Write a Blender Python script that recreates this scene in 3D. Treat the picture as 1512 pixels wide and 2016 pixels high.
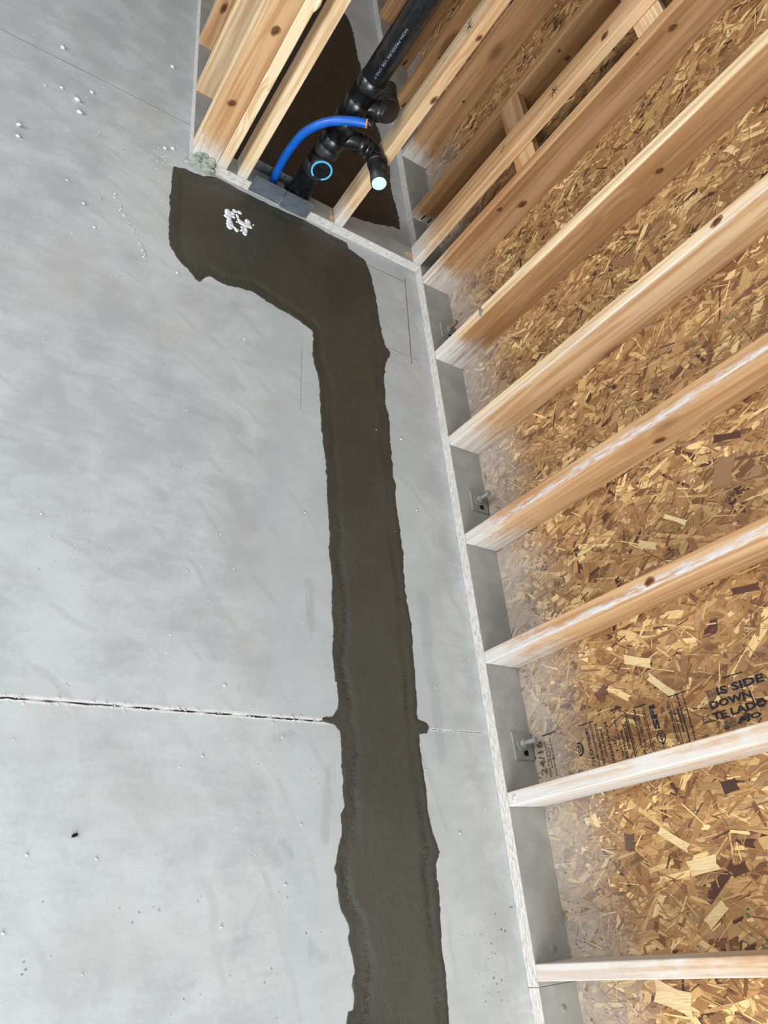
import bpy, bmesh, math, random
import numpy as np
from mathutils import Vector, Matrix, geometry, noise as mnoise

for o in list(bpy.data.objects): bpy.data.objects.remove(o)
S = bpy.context.scene
COL = S.collection
R = math.radians
rng = np.random.default_rng(7)
random.seed(7)

# ---------------------------------------------------------------- camera
cam = bpy.data.cameras.new('camera')
cam.sensor_fit = 'VERTICAL'; cam.sensor_height = 36.0
cam.lens = 1461.41 / 2016 * 36.0
cam.clip_start = 0.05
co = bpy.data.objects.new('camera', cam); COL.objects.link(co)
RX = Vector((0.817263, -0.091824, 0.568902)); RY = Vector((0.214855, -0.867487, -0.448669)); RZ = Vector((0.534713, 0.488912, -0.689236))
M = Matrix.Identity(4)
for i in range(3):
    M[i][0] = RX[i]; M[i][1] = -RY[i]; M[i][2] = -RZ[i]
M.translation = Vector((-1.5674, 0.1375, 1.6343))
co.matrix_world = M
S.camera = co

# ---------------------------------------------------------------- world, light, exposure
S.view_settings.view_transform = 'Standard'; S.view_settings.look = 'None'
S.view_settings.gamma = 1.0; S.view_settings.use_curve_mapping = False
S.view_settings.exposure = -0.10
w = bpy.data.worlds.new('world'); S.world = w; w.use_nodes = True
w.node_tree.nodes['Background'].inputs[0].default_value = (0.80, 0.90, 1.0, 1)
w.node_tree.nodes['Background'].inputs[1].default_value = 1.2
def area(name, loc, rot, sx, sy, power, col):
    l = bpy.data.lights.new(name, 'AREA'); l.shape = 'RECTANGLE'; l.size = sx; l.size_y = sy
    l.energy = power; l.color = col
    o = bpy.data.objects.new(name, l); COL.objects.link(o); o.location = loc; o.rotation_euler = rot
    return o
# daylight entering through the garage door opening behind the camera; fill light added on the left
area('door_daylight', (-2.3, -4.35, 1.25), (R(90), 0, 0), 4.0, 2.3, 480, (0.84, 0.95, 1.0))
area('side_fill', (-5.15, 1.1, 1.55), (R(90), 0, R(-90)), 3.2, 1.5, 190, (0.90, 0.95, 1.0))
# warm spot added near the camera to make the glow at lower right
wl = bpy.data.lights.new('warm_spot', 'SPOT'); wl.energy = 26; wl.color = (1.0, 0.66, 0.33); wl.spot_size = R(62); wl.spot_blend = 0.9; wl.shadow_soft_size = 0.06
wo = bpy.data.objects.new('warm_spot', wl); COL.objects.link(wo); wo.location = (-0.9, -0.75, 2.1)
wo.rotation_euler = (Vector((0.138, -0.35, 0.62)) - Vector(wo.location)).to_track_quat('-Z', 'Y').to_euler()

# ---------------------------------------------------------------- shader helpers
class NT:
    def __init__(s, name):
        s.m = bpy.data.materials.new(name); s.m.use_nodes = True
        s.t = s.m.node_tree; s.n = s.t.nodes; s.bsdf = s.n['Principled BSDF']
        s.geo = s.n.new('ShaderNodeNewGeometry'); s.tc = s.n.new('ShaderNodeTexCoord')
        s.P = s.geo.outputs['Position']; s.O = s.tc.outputs['Object']
    def put(s, sock, v):
        if isinstance(v, bpy.types.NodeSocket): s.t.links.new(v, sock)
        elif isinstance(v, (tuple, list)) and sock.type == 'RGBA' and len(v) == 3: sock.default_value = (*v, 1)
        else: sock.default_value = v
    def math(s, op, a, b=0.0, c=0.0, clamp=False):
        n = s.n.new('ShaderNodeMath'); n.operation = op; n.use_clamp = clamp
        s.put(n.inputs[0], a); s.put(n.inputs[1], b); s.put(n.inputs[2], c); return n.outputs[0]
    def vmath(s, op, a, b=(0, 0, 0)):
        n = s.n.new('ShaderNodeVectorMath'); n.operation = op
        s.put(n.inputs[0], a)
        if op == 'SCALE': s.put(n.inputs[3], b)
        else: s.put(n.inputs[1], b)
        return n.outputs['Value'] if op in ('DOT_PRODUCT', 'LENGTH', 'DISTANCE') else n.outputs[0]
    def sep(s, v):
        n = s.n.new('ShaderNodeSeparateXYZ'); s.put(n.inputs[0], v); return n.outputs
    def noise(s, v, scale, detail=3.0, rough=0.55, dist=0.0):
        n = s.n.new('ShaderNodeTexNoise'); s.put(n.inputs['Vector'], v); s.put(n.inputs['Scale'], scale)
        n.inputs['Detail'].default_value = detail; n.inputs['Roughness'].default_value = rough; n.inputs['Distortion'].default_value = dist
        return n.outputs['Fac']
    def voro(s, v, scale, feature='F1', out='Distance', rand=1.0):
        n = s.n.new('ShaderNodeTexVoronoi'); n.feature = feature; s.put(n.inputs['Vector'], v); n.inputs['Scale'].default_value = scale
        n.inputs['Randomness'].default_value = rand
        return n.outputs[out]
    def ramp(s, f, a, b, o0=0.0, o1=1.0, smooth=True):
        n = s.n.new('ShaderNodeMapRange'); n.interpolation_type = 'SMOOTHSTEP' if smooth else 'LINEAR'; n.clamp = True
        s.put(n.inputs[0], f); s.put(n.inputs[1], a); s.put(n.inputs[2], b); s.put(n.inputs[3], o0); s.put(n.inputs[4], o1)
        return n.outputs[0]
    def mix(s, f, a, b, mode='MIX'):
        n = s.n.new('ShaderNodeMix'); n.data_type = 'RGBA'; n.blend_type = mode; n.clamp_factor = True
        s.put(n.inputs[0], f); s.put(n.inputs[6], a); s.put(n.inputs[7], b); return n.outputs[2]
    def scalev(s, v, k): return s.vmath('MULTIPLY', v, k)
    def attr(s, name, typ='GEOMETRY', out='Fac'):
        n = s.n.new('ShaderNodeAttribute'); n.attribute_type = typ; n.attribute_name = name; return n.outputs[out]
    def bump(s, h, strength=0.3, dist=0.002, normal=None):
        n = s.n.new('ShaderNodeBump'); n.inputs['Strength'].default_value = strength; n.inputs['Distance'].default_value = dist
        s.put(n.inputs['Height'], h)
        if normal is not None: s.put(n.inputs['Normal'], normal)
        return n.outputs[0]
    def fin(s, col, rough=0.8, normal=None, metal=0.0, spec=0.5):
        s.put(s.bsdf.inputs['Base Color'], col); s.put(s.bsdf.inputs['Roughness'], rough); s.put(s.bsdf.inputs['Metallic'], metal)
        s.put(s.bsdf.inputs['Specular IOR Level'], spec)
        if normal is not None: s.put(s.bsdf.inputs['Normal'], normal)
        return s.m
    def seg(s, xy, a, b):
        """distance from the flat point xy to the segment a-b"""
        a3 = (a[0], a[1], 0); d = (b[0]-a[0], b[1]-a[1], 0); L2 = d[0]**2 + d[1]**2
        pa = s.vmath('SUBTRACT', xy, a3)
        h = s.math('DIVIDE', s.vmath('DOT_PRODUCT', pa, d), L2, clamp=True)
        n = s.n.new('ShaderNodeVectorMath'); n.operation = 'SCALE'; n.inputs[0].default_value = d; s.put(n.inputs[3], h)
        return s.vmath('LENGTH', s.vmath('SUBTRACT', pa, n.outputs[0]))

def mat_concrete():
    n = NT('slab_concrete'); P = n.P
    xy = n.scalev(P, (1, 1, 0)); x, y, z = n.sep(P)
    big = n.noise(xy, 1.6, 4, 0.6, 0.6); mid = n.noise(xy, 7.0, 5, 0.62, 0.4); fine = n.noise(xy, 90, 3, 0.6); swirl = n.noise(n.scalev(xy, (3, 14, 1)), 1.6, 4, 0.6, 1.5)
    v = n.math('ADD', n.math('MULTIPLY', big, 0.40), n.math('MULTIPLY', mid, 0.36))
    v = n.math('ADD', v, n.math('MULTIPLY', fine, 0.12)); v = n.math('ADD', v, n.math('MULTIPLY', swirl, 0.16))
    c = n.mix(n.ramp(v, 0.42, 0.62), (0.43, 0.44, 0.445), (0.58, 0.595, 0.595))
    c = n.mix(n.ramp(n.noise(n.vmath('ADD', xy, (9, 4, 0)), 3.2, 3, 0.5), 0.5, 0.75, 0, 0.4), c, (0.47, 0.44, 0.42))
    # paler, bluish band of rinsed slab beside the trench
    band = n.math('ABSOLUTE', n.math('ADD', x, n.math('ADD', 0.36, n.math('MULTIPLY', mid, 0.12))))
    c = n.mix(n.ramp(n.math('ADD', band, n.math('MULTIPLY', n.math('SUBTRACT', big, .5), .25)), 0.34, 0.24, 0, 0.5), c, (0.50, 0.54, 0.55))
    # darker scuffs
    sc = n.noise(n.scalev(n.vmath('ADD', xy, (3, 1, 0)), (14, 4, 1)), 1.5, 5, 0.7, 0.8)
    c = n.mix(n.ramp(sc, 0.66, 0.80, 0, 0.45), c, (0.30, 0.31, 0.31))
    # faint arcs left by the trowel
    wv = n.n.new('ShaderNodeTexWave'); wv.wave_type = 'RINGS'; wv.rings_direction = 'Z'; n.put(wv.inputs['Vector'], n.vmath('ADD', xy, (2.1, 0.4, 0))); wv.inputs['Scale'].default_value = 2.2; wv.inputs['Distortion'].default_value = 5; wv.inputs['Detail'].default_value = 3
    c = n.mix(n.math('MULTIPLY', n.ramp(wv.outputs['Fac'], 0.94, 1.0), n.ramp(mid, 0.45, 0.62, 0, 0.25)), c, (0.33, 0.32, 0.31))
    # pits
    vd = n.voro(xy, 55); pm = n.ramp(n.noise(xy, 3.5, 2), 0.56, 0.72, 0, .7)
    pit = n.math('MULTIPLY', n.ramp(n.math('ADD', vd, n.math('MULTIPLY', n.math('SUBTRACT', n.noise(xy, 200, 2), .5), .22)), 0.19, 0.10), n.ramp(n.noise(xy, 31, 0), 0.53, 0.60))
    pm = n.math('MAXIMUM', pm, n.math('MULTIPLY', n.ramp(y, .42, .05), n.ramp(n.noise(xy, 7, 2), .50, .60)))
    clus = n.ramp(n.seg(xy, (-.04, .17), (-.115, -.02)), .055, .02)
    pit = n.math('ADD', n.math('MULTIPLY', pit, pm), n.math('MULTIPLY', clus, n.math('MULTIPLY', n.ramp(n.math('ADD', n.voro(xy, 70), n.math('MULTIPLY', n.math('SUBTRACT', n.noise(xy, 160, 2), .5), .4)), .26, .14), n.ramp(n.noise(xy, 24, 1), .46, .54))), clamp=True)
    c = n.mix(n.math('MULTIPLY', pit, 0.85), c, (0.13, 0.14, 0.14))
    # brushed smears left when the slab edge was rinsed
    br = n.noise(n.scalev(xy, (60, 9, 1)), 1.4, 4, .7, .5)
    for a, b, wd, k in (((-.185, 1.02), (-.187, .55), .030, .75), ((-.586, 1.00), (-.590, .84), .016, .9), ((-.555, .50), (-.575, .34), .018, .7), ((-.63, .12), (-.60, .10), .020, .7), ((-.69, .33), (-.67, .31), .012, .8), ((-.66, .58), (-.70, .56), .012, .5)):
        d = n.math('ADD', n.seg(xy, a, b), n.math('MULTIPLY', n.math('SUBTRACT', br, .5), .07))
        c = n.mix(n.ramp(d, wd, wd * .3, 0, k * .42), c, (0.30, 0.325, 0.325))
    # saw overcuts and layout lines scored into the slab
    for a, b, wd, k in (((-.262, 2.443), (-.066, 2.448), .0022, .9), ((-.062, 2.47), (-.091, 1.997), .0026, .95), ((-.200, 2.0315), (-.058, 2.027), .0024, .75),
                        ((-3.0, 2.72), (-1.0, 2.749), .003, .6), ((-.575, 1.86), (-.59, 1.60), .0018, .5)):
        d = n.math('ADD', n.seg(xy, a, b), n.math('MULTIPLY', n.math('SUBTRACT', fine, .5), .002))
        c = n.mix(n.ramp(d, wd, wd * .4, 0, k), c, (0.09, 0.09, 0.09))
    for a, b, wd, k in (((-.200, 2.0285), (-.058, 2.024), .002, .8), ((-3.0, 2.715), (-1.0, 2.744), .003, .4)):
        c = n.mix(n.ramp(n.seg(xy, a, b), wd, wd * .4, 0, k), c, (0.72, 0.72, 0.70))
    # chalky dust along the control joint
    dj = n.math('ABSOLUTE', n.math('SUBTRACT', y, 0.6153)); dj = n.math('ADD', dj, n.math('MULTIPLY', n.math('SUBTRACT', n.noise(xy, 60, 4, .7), .5), .010))
    c = n.mix(n.ramp(dj, n.ramp(x, -.4, -.2, .0095, .0045), n.ramp(x, -.4, -.2, .005, .0015), 0, .9), c, (0.74, 0.73, 0.71))
    c = n.mix(n.ramp(z, -0.003, -0.007, 0, 1), c, (0.13, 0.12, 0.11))
    h = n.math('ADD', n.math('MULTIPLY', fine, 0.35), n.math('MULTIPLY', mid, 1.0)); h = n.math('SUBTRACT', h, n.math('MULTIPLY', pit, 2.0))
    return n.fin(c, n.ramp(mid, .3, .7, .62, .80), n.bump(h, 0.22, 0.003), spec=0.35)

def mat_patch():
    n = NT('wet_concrete'); P = n.P; xy = n.scalev(P, (1, 1, 0))
    e = n.attr('edge'); k = n.attr('ridge')
    big = n.noise(xy, 3.0, 3, .55, .6); mid = n.noise(xy, 16, 4, .6, .5); fine = n.noise(xy, 160, 3, .65)
    y_grade = n.ramp(n.math('ADD', n.sep(P)[1], n.math('MULTIPLY', n.math('SUBTRACT', big, .5), 1.2)), 2.1, -.2)  # greyer and paler towards the front, darker brown towards the wall
    c = n.mix(y_grade, n.mix(n.ramp(big, .35, .65), (0.046, 0.041, 0.028), (0.060, 0.056, 0.041)), n.mix(n.ramp(big, .35, .65), (0.066, 0.066, 0.054), (0.078, 0.081, 0.069)))
    c = n.mix(n.ramp(n.sep(P)[1], 2.60, 2.66), c, (0.022, 0.014, 0.007))  # closet shade painted into the colour behind the partition
    c = n.mix(n.ramp(mid, .45, .75, 0, .35), c, (0.062, 0.052, 0.034))
    tr = n.noise(n.scalev(xy, (40, 7, 1)), 1, 4, .6, .6)
    c = n.mix(n.ramp(tr, .55, .75, 0, .25), c, (0.085, 0.084, 0.068))
    ed = n.math('ADD', e, n.math('MULTIPLY', n.math('SUBTRACT', n.noise(xy, 45, 4, .6), .5), .012))
    c = n.mix(n.ramp(ed, 0.030, 0.008, 0, .55), c, (0.040, 0.038, 0.029))
    c = n.mix(n.ramp(ed, 0.006, 0.0, 0, .55), c, (0.20, 0.20, 0.18))
    pitn = n.noise(xy, 120, 3, .7)
    pit = n.math('MULTIPLY', k, n.ramp(pitn, .42, .55)); c = n.mix(n.math('MULTIPLY', pit, .8), c, (0.024, 0.023, 0.018))
    c = n.mix(n.math('MULTIPLY', k, n.ramp(n.noise(xy, 140, 2, .6), .6, .7, 0, .5)), c, (0.17, 0.165, 0.14))
    # swirling trowel ripples
    wx = n.n.new('ShaderNodeTexWave'); n.put(wx.inputs['Vector'], xy); wx.inputs['Scale'].default_value = 9; wx.inputs['Distortion'].default_value = 9; wx.inputs['Detail'].default_value = 3; wx.inputs['Detail Scale'].default_value = .7
    rp = n.math('ADD', n.noise(n.scalev(xy, (24, 9, 1)), 2.2, 3, .55, 2.0), n.math('MULTIPLY', n.ramp(wx.outputs['Fac'], .75, 1.0), n.ramp(n.noise(xy, 5, 2), .50, .66, 0, .22)))
    rp2 = n.noise(xy, 60, 2, .5, 1.0)
    h = n.math('ADD', n.math('MULTIPLY', rp, .8), n.math('MULTIPLY', rp2, .55)); h = n.math('ADD', h, n.math('MULTIPLY', fine, .22)); h = n.math('SUBTRACT', h, n.math('MULTIPLY', pit, 2.2))
    return n.fin(c, n.ramp(mid, .3, .7, .42, .56), n.bump(h, .36, .004), spec=0.5)

def mat_lumber():
    n = NT('lumber'); O = n.O; P = n.P
    oi = n.n.new('ShaderNodeObjectInfo'); rnd = oi.outputs['Random']
    ofr = n.sep(O)[0]; tone = n.mix(n.ramp(ofr, .001, .012), n.attr('front', 'OBJECT'), n.attr('tone', 'OBJECT')); dust = n.attr('dust', 'OBJECT'); streak = n.attr('streak', 'OBJECT'); along = n.attr('lying', 'OBJECT')
    off = n.vmath('ADD', O, n.vmath('SCALE', (13.7, 7.3, 5.1), rnd))
    ox, oy, oz = n.sep(O)
    # knots bend the grain
    kv = n.scalev(off, (4.5, 4.5, 2.2)); kd = n.voro(kv, 1.0); kn = n.ramp(kd, 0.30, 0.0)
    wob = n.noise(n.scalev(off, (4, 4, .9)), 1, 2, .5)
    gx = n.vmath('ADD', n.scalev(off, (1, 1, .035)), n.vmath('SCALE', (.022, .017, 0), n.math('ADD', n.math('MULTIPLY', wob, 2.2), n.math('MULTIPLY', kn, 1.2))))
    rings = n.noise(gx, 62, 2, .55)
    fib = n.noise(n.scalev(off, (420, 420, 9)), 1, 2, .6)
    heart = n.noise(n.scalev(off, (9, 9, .5)), 1, 2, .5, .4)
    cream = (0.74, 0.565, 0.36); pink = (0.52, 0.305, 0.150); brown = (0.25, 0.116, 0.042)
    t = n.math('ADD', n.sep(tone)[0], n.math('MULTIPLY', n.math('SUBTRACT', heart, .5), .9))
    c = n.mix(n.ramp(t, 0.0, .5), cream, pink); c = n.mix(n.ramp(t, .45, 1.0), c, brown)
    c = n.mix(n.ramp(rings, .42, .60, 0, .8), c, n.mix(1.0, c, (0.74, 0.60, 0.47), 'MULTIPLY'))
    c = n.mix(n.ramp(fib, .45, .75, 0, .22), c, (0.35, 0.2, 0.1))
    km = n.ramp(n.voro(kv, 1.0, out='Color'), .42, .44)
    knot = n.math('MULTIPLY', n.ramp(n.math('ADD', kd, n.math('MULTIPLY', n.math('SUBTRACT', fib, .5), .03)), .20, .12), km)
    ringk = n.math('MULTIPLY', n.ramp(kd, .40, .16), km)
    c = n.mix(n.math('MULTIPLY', ringk, .35), c, (0.34, 0.17, 0.07)); c = n.mix(n.math('MULTIPLY', knot, .85), c, (0.13, 0.055, 0.022))
    # grey concrete dust splashed low on the wood; chalky streak along the arris of some studs
    px, py, pz = n.sep(P)
    n1 = n.noise(P, 11, 5, .65, .4); n2 = n.noise(n.scalev(off, (150, 150, 26)), 1, 4, .65)
    dz = n.math('DIVIDE', pz, n.math('MAXIMUM', dust, .001))
    dz = n.math('ADD', dz, n.math('ADD', n.math('MULTIPLY', n.math('SUBTRACT', n1, .5), 1.1), n.math('MULTIPLY', n.math('SUBTRACT', n2, .5), 1.0)))
    df = n.math('MULTIPLY', n.math('MULTIPLY', n.ramp(dz, 1.0, .22, 0, .88), n.ramp(dust, 0.0, .03)), n.ramp(rings, .46, .62, 1.0, .62))
    c = n.mix(df, c, (0.57, 0.545, 0.515))
    sd = n.math('ADD', n.math('ABSOLUTE', n.math('ADD', ox, 0.0)), n.math('MULTIPLY', oy, .9))
    sd = n.math('ADD', sd, n.math('MULTIPLY', n.math('SUBTRACT', n.noise(n.scalev(off, (40, 40, 12)), 1, 5, .7), .5), .046))
    sf = n.math('MULTIPLY', n.ramp(sd, .019, .007), n.math('MULTIPLY', streak, n.ramp(n2, .40, .56, .12, .9)))
    c = n.mix(sf, c, (0.53, 0.495, 0.49))
    spk = n.math('MULTIPLY', n.ramp(n.voro(P, 95), .16, .08), n.math('MULTIPLY', n.ramp(n.noise(P, 40, 1), .52, .6), n.ramp(dz, 3.0, .6)))
    c = n.mix(n.math('MULTIPLY', spk, .8), c, (0.8, 0.78, 0.75))
    h = n.math('ADD', n.math('MULTIPLY', rings, .5), n.math('MULTIPLY', fib, .5)); h = n.math('ADD', h, n.math('MULTIPLY', sf, n2))
    return n.fin(c, .72, n.bump(h, .18, .0015), spec=.3)

def mat_sill():
    """bottom plates: top faces under a grey skim of concrete dust, front faces whitish with wood showing through"""
    n = NT('dusty_plate'); P = n.P; O = n.O
    nz = n.sep(n.geo.outputs['Normal'])[2]
    lie = n.noise(P, 9, 4, .6, .3); fl = n.noise(n.scalev(O, (260, 260, 45)), 1, 4, .7); sp = n.noise(P, 220, 2, .6)
    top = n.mix(n.ramp(lie, .35, .7), (0.31, 0.31, 0.29), (0.39, 0.39, 0.37))
    top = n.mix(n.ramp(sp, .62, .75, 0, .35), top, (0.25, 0.245, 0.225))
    front = n.mix(n.ramp(fl, .45, .62), (0.58, 0.555, 0.53), (0.40, 0.31, 0.25))
    front = n.mix(n.ramp(lie, .5, .72, 0, .5), front, (0.40, 0.33, 0.285))
    front = n.mix(n.ramp(sp, .58, .7, 0, .4), front, (0.60, 0.585, 0.57))
    c = n.mix(n.ramp(nz, .6, .95), front, top)
    return n.fin(c, .9, n.bump(n.math('ADD', fl, sp), .25, .0015), spec=.2)

def mat_strand():
    n = NT('osb_strand'); a = n.n.new('ShaderNodeAttribute'); a.attribute_name = 'strand_col'; uv = n.attr('strand_uv', out='Vector')
    P = n.P; px, py, pz = n.sep(P)
    g = n.noise(n.scalev(uv, (22, 650, 1)), 1, 4, .65); g2 = n.noise(n.scalev(uv, (9, 130, 1)), 1, 2, .5)
    c = n.mix(n.ramp(g, .46, .66, 0, .65), a.outputs['Color'], n.mix(1.0, a.outputs['Color'], (0.58, 0.45, 0.34), 'MULTIPLY'))
    c = n.mix(n.ramp(g2, .55, .75, 0, .3), c, n.mix(1.0, c, (1.25, 1.18, 1.05), 'MULTIPLY'))
    n1 = n.noise(P, 7, 4, .6, .3); n2 = n.noise(P, 60, 4, .65)
    hz = n.math('ADD', pz, n.math('ADD', n.math('MULTIPLY', n.math('SUBTRACT', n1, .5), .26), n.math('MULTIPLY', n.math('SUBTRACT', n2, .5), .16)))
    c = n.mix(n.ramp(hz, .34, .03, 0, .70), c, (0.42, 0.38, 0.34))
    sp = n.math('MULTIPLY', n.ramp(n.voro(P, 120), .18, .08), n.ramp(hz, .38, .1))
    c = n.mix(n.math('MULTIPLY', sp, .6), c, (0.75, 0.72, 0.68))
    return n.fin(c, n.ramp(g, .3, .7, .5, .75), n.bump(n.math('ADD', g, n.math('MULTIPLY', n2, .5)), .3, .001), spec=.35)

def mat_plain(name, col, rough=.5, metal=0.0, var=.15, scale=40, spec=.5, dustc=None, dust=.0, bump=.1):
    n = NT(name); P = n.O
    v = n.noise(P, scale, 4, .6)
    c = n.mix(n.ramp(v, .3, .7), tuple(x * (1 - var) for x in col), tuple(min(1, x * (1 + var)) for x in col))
    if dustc: c = n.mix(n.ramp(n.noise(n.P, 22, 5, .65), .45, .75, 0, dust), c, dustc)
    return n.fin(c, n.ramp(v, .3, .7, max(.03, rough - .08), rough + .08), n.bump(v, bump, .001), metal, spec)

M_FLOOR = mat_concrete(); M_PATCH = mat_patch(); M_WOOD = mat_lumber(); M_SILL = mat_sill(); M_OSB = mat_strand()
M_ABS = mat_plain('black_pipe', (0.0075, 0.008, 0.009), .26, 0, .3, 60, .5, (0.06, 0.055, 0.05), .22)
M_ABSD = mat_plain('dusty_black_pipe', (0.013, 0.0125, 0.0125), .45, 0, .3, 60, .4, (0.08, 0.072, 0.065), .45)
M_BLUE = mat_plain('blue_sleeve', (0.003, 0.088, 0.41), .38, 0, .1, 30, .5)
M_CYAN = mat_plain('pale_blue_plastic', (0.10, 0.42, 0.72), .35, 0, .1, 30)
M_WHITE = mat_plain('white_cap', (0.62, 0.78, 0.82), .4, 0, .08, 60)
M_COPPER = mat_plain('orange_rim', (0.55, 0.20, 0.10), .4, 0, .2, 60)
M_GUARD = mat_plain('grey_guard', (0.075, 0.085, 0.098), .55, 0, .18, 25, .4, (0.22, 0.22, 0.21), .25)
M_GALV = mat_plain('dusty_steel', (0.34, 0.34, 0.32), .55, .35, .15, 50, .5)
M_GALVD = mat_plain('grey_dusty_washer', (0.30, 0.30, 0.275), .7, .1, .12, 50, .4)
M_RUST = mat_plain('rusty_rod', (0.30, 0.185, 0.14), .7, .2, .25, 80, .3)
M_DARK = mat_plain('dark_hole', (0.012, 0.010, 0.009), .9, 0, .2, 50, .1)
M_INK = mat_plain('stamp_ink', (0.022, 0.024, 0.027), .8, 0, .3, 90, .2)
M_INKF = mat_plain('faint_ink', (0.115, 0.085, 0.055), .8, 0, .4, 90, .2)
M_INKP = mat_plain('pale_print', (0.20, 0.23, 0.27), .6, 0, .3, 90, .2)
M_GREEN = mat_plain('green_ink', (0.01, 0.16, 0.08), .6, 0, .2, 90, .2)
M_BLOB = mat_plain('blob_white', (0.84, 0.85, 0.90), .45, 0, .08, 60, .5)
M_CRUMB = mat_plain('pale_crumb', (0.62, 0.63, 0.62), .85, 0, .15, 90, .2)
M_MORTAR = mat_plain('green_grey_mortar', (0.28, 0.30, 0.24), .9, 0, .3, 70, .2, (0.52, 0.54, 0.49), .6, .6)
M_DRY = mat_plain('interior_board', (0.40, 0.40, 0.40), .9, 0, .05, 3)
M_OSBP = mat_plain('osb_core', (0.30, 0.19, 0.095), .8, 0, .3, 60, .3)
M_RESIN = mat_plain('grey_resin', (0.20, 0.19, 0.18), .7, 0, .3, 60, .3)

# ---------------------------------------------------------------- object helpers
def link(o, parent=None):
    COL.objects.link(o)
    if parent is not None: o.parent = parent
    return o
def obj(name, me, mats=None, parent=None, loc=(0, 0, 0), rot=(0, 0, 0), smooth=False):
    if isinstance(me, bmesh.types.BMesh):
        b = me; me = bpy.data.meshes.new(name); b.to_mesh(me); b.free()
    o = bpy.data.objects.new(name, me)
    if mats is not None and not me.materials:
        for m in (mats if isinstance(mats, (list, tuple)) else [mats]): me.materials.append(m)
    if smooth: me.polygons.foreach_set('use_smooth', [True] * len(me.polygons))
    o.location = loc; o.rotation_euler = rot
    return link(o, parent)
def tag(o, label=None, cat=None, group=None, kind=None):
    for k, v in (('label', label), ('category', cat), ('group', group), ('kind', kind)):
        if v: o[k] = v
    return o
def empty(name, loc=(0, 0, 0)):
    o = bpy.data.objects.new(name, None); o.location = loc; o.empty_display_size = .1; return link(o)
def bx(bm, x0, x1, y0, y1, z0, z1):
    v = [bm.verts.new(p) for p in ((x0,y0,z0),(x1,y0,z0),(x1,y1,z0),(x0,y1,z0),(x0,y0,z1),(x1,y0,z1),(x1,y1,z1),(x0,y1,z1))]
    for f in ((0,3,2,1),(4,5,6,7),(0,1,5,4),(1,2,6,5),(2,3,7,6),(3,0,4,7)): bm.faces.new([v[i] for i in f])
def bevel(bm, w, seg=2):
    bmesh.ops.bevel(bm, geom=bm.edges[:], offset=w, segments=seg, profile=.5, affect='EDGES', clamp_overlap=True)
def board(name, sx, sy, L, parent, loc, rot=(0, 0, 0), tone=.4, dust=0.0, streak=0.0, mat=None, bev=.0028, front=None):
    """one piece of lumber: section sx by sy, length L along its own z"""
    bm = bmesh.new(); bx(bm, 0, sx, 0, sy, 0, L); bevel(bm, bev)
    o = obj(name, bm, mat or M_WOOD, parent, loc, rot)
    o['tone'] = float(tone); o['front'] = float(tone if front is None else front); o['dust'] = float(dust); o['streak'] = float(streak)
    return o
def frame(d):
    d = Vector(d).normalized(); a = Vector((0, 0, 1)) if abs(d.z) < .9 else Vector((1, 0, 0))
    u = d.cross(a).normalized(); return u, d.cross(u)
def tube(bm, pts, r, seg=24, cap=(True, True)):
    pts = [Vector(p) for p in pts]; rs = r if isinstance(r, (list, tuple)) else [r] * len(pts)
    rings = []; u = None
    for i, p in enumerate(pts):
        d = (pts[min(i+1, len(pts)-1)] - pts[max(i-1, 0)]).normalized()
        if u is None: u, v = frame(d)
        else:
            u = (u - d * u.dot(d)).normalized(); v = d.cross(u)
        rings.append([bm.verts.new(p + (u * math.cos(t) + v * math.sin(t)) * rs[i]) for t in (2*math.pi*k/seg for k in range(seg))])
    for a, b in zip(rings, rings[1:]):
        for k in range(seg): 
            f = bm.faces.new((a[k], a[(k+1) % seg], b[(k+1) % seg], b[k])); f.smooth = True
    if cap[0]: bm.faces.new(list(reversed(rings[0])))
    if cap[1]: bm.faces.new(rings[-1])
    bmesh.ops.recalc_face_normals(bm, faces=bm.faces[:])
def arc(c, a, b, n=8):
    """quarter bend from c+a to c+b bulging towards the corner (a and b point away from the corner c)"""
    c, a, b = Vector(c), Vector(a), Vector(b); o = c + a + b
    return [o - b * math.cos(t) - a * math.sin(t) for t in (math.pi/2*k/n for k in range(n+1))]
def lump(bm, c, rx, ry, rz, seed=0, sub=2, amp=.25):
    r = bmesh.ops.create_icosphere(bm, subdivisions=sub, radius=1.0)
    for v in r['verts']:
        k = 1 + amp * mnoise.noise(v.co * 1.7 + Vector((seed * 3.1, seed * 1.7, 0)))
        v.co = Vector((v.co.x * rx * k, v.co.y * ry * k, v.co.z * rz * k)) + Vector(c)

D = 0.138      # exterior stud depth
T = 0.038      # lumber thickness
W4 = 0.089     # partition stud depth
SP = 0.4064
PY = 2.54      # front of the plumbing partition
HT = 2.62      # underside of the top plates

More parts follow.
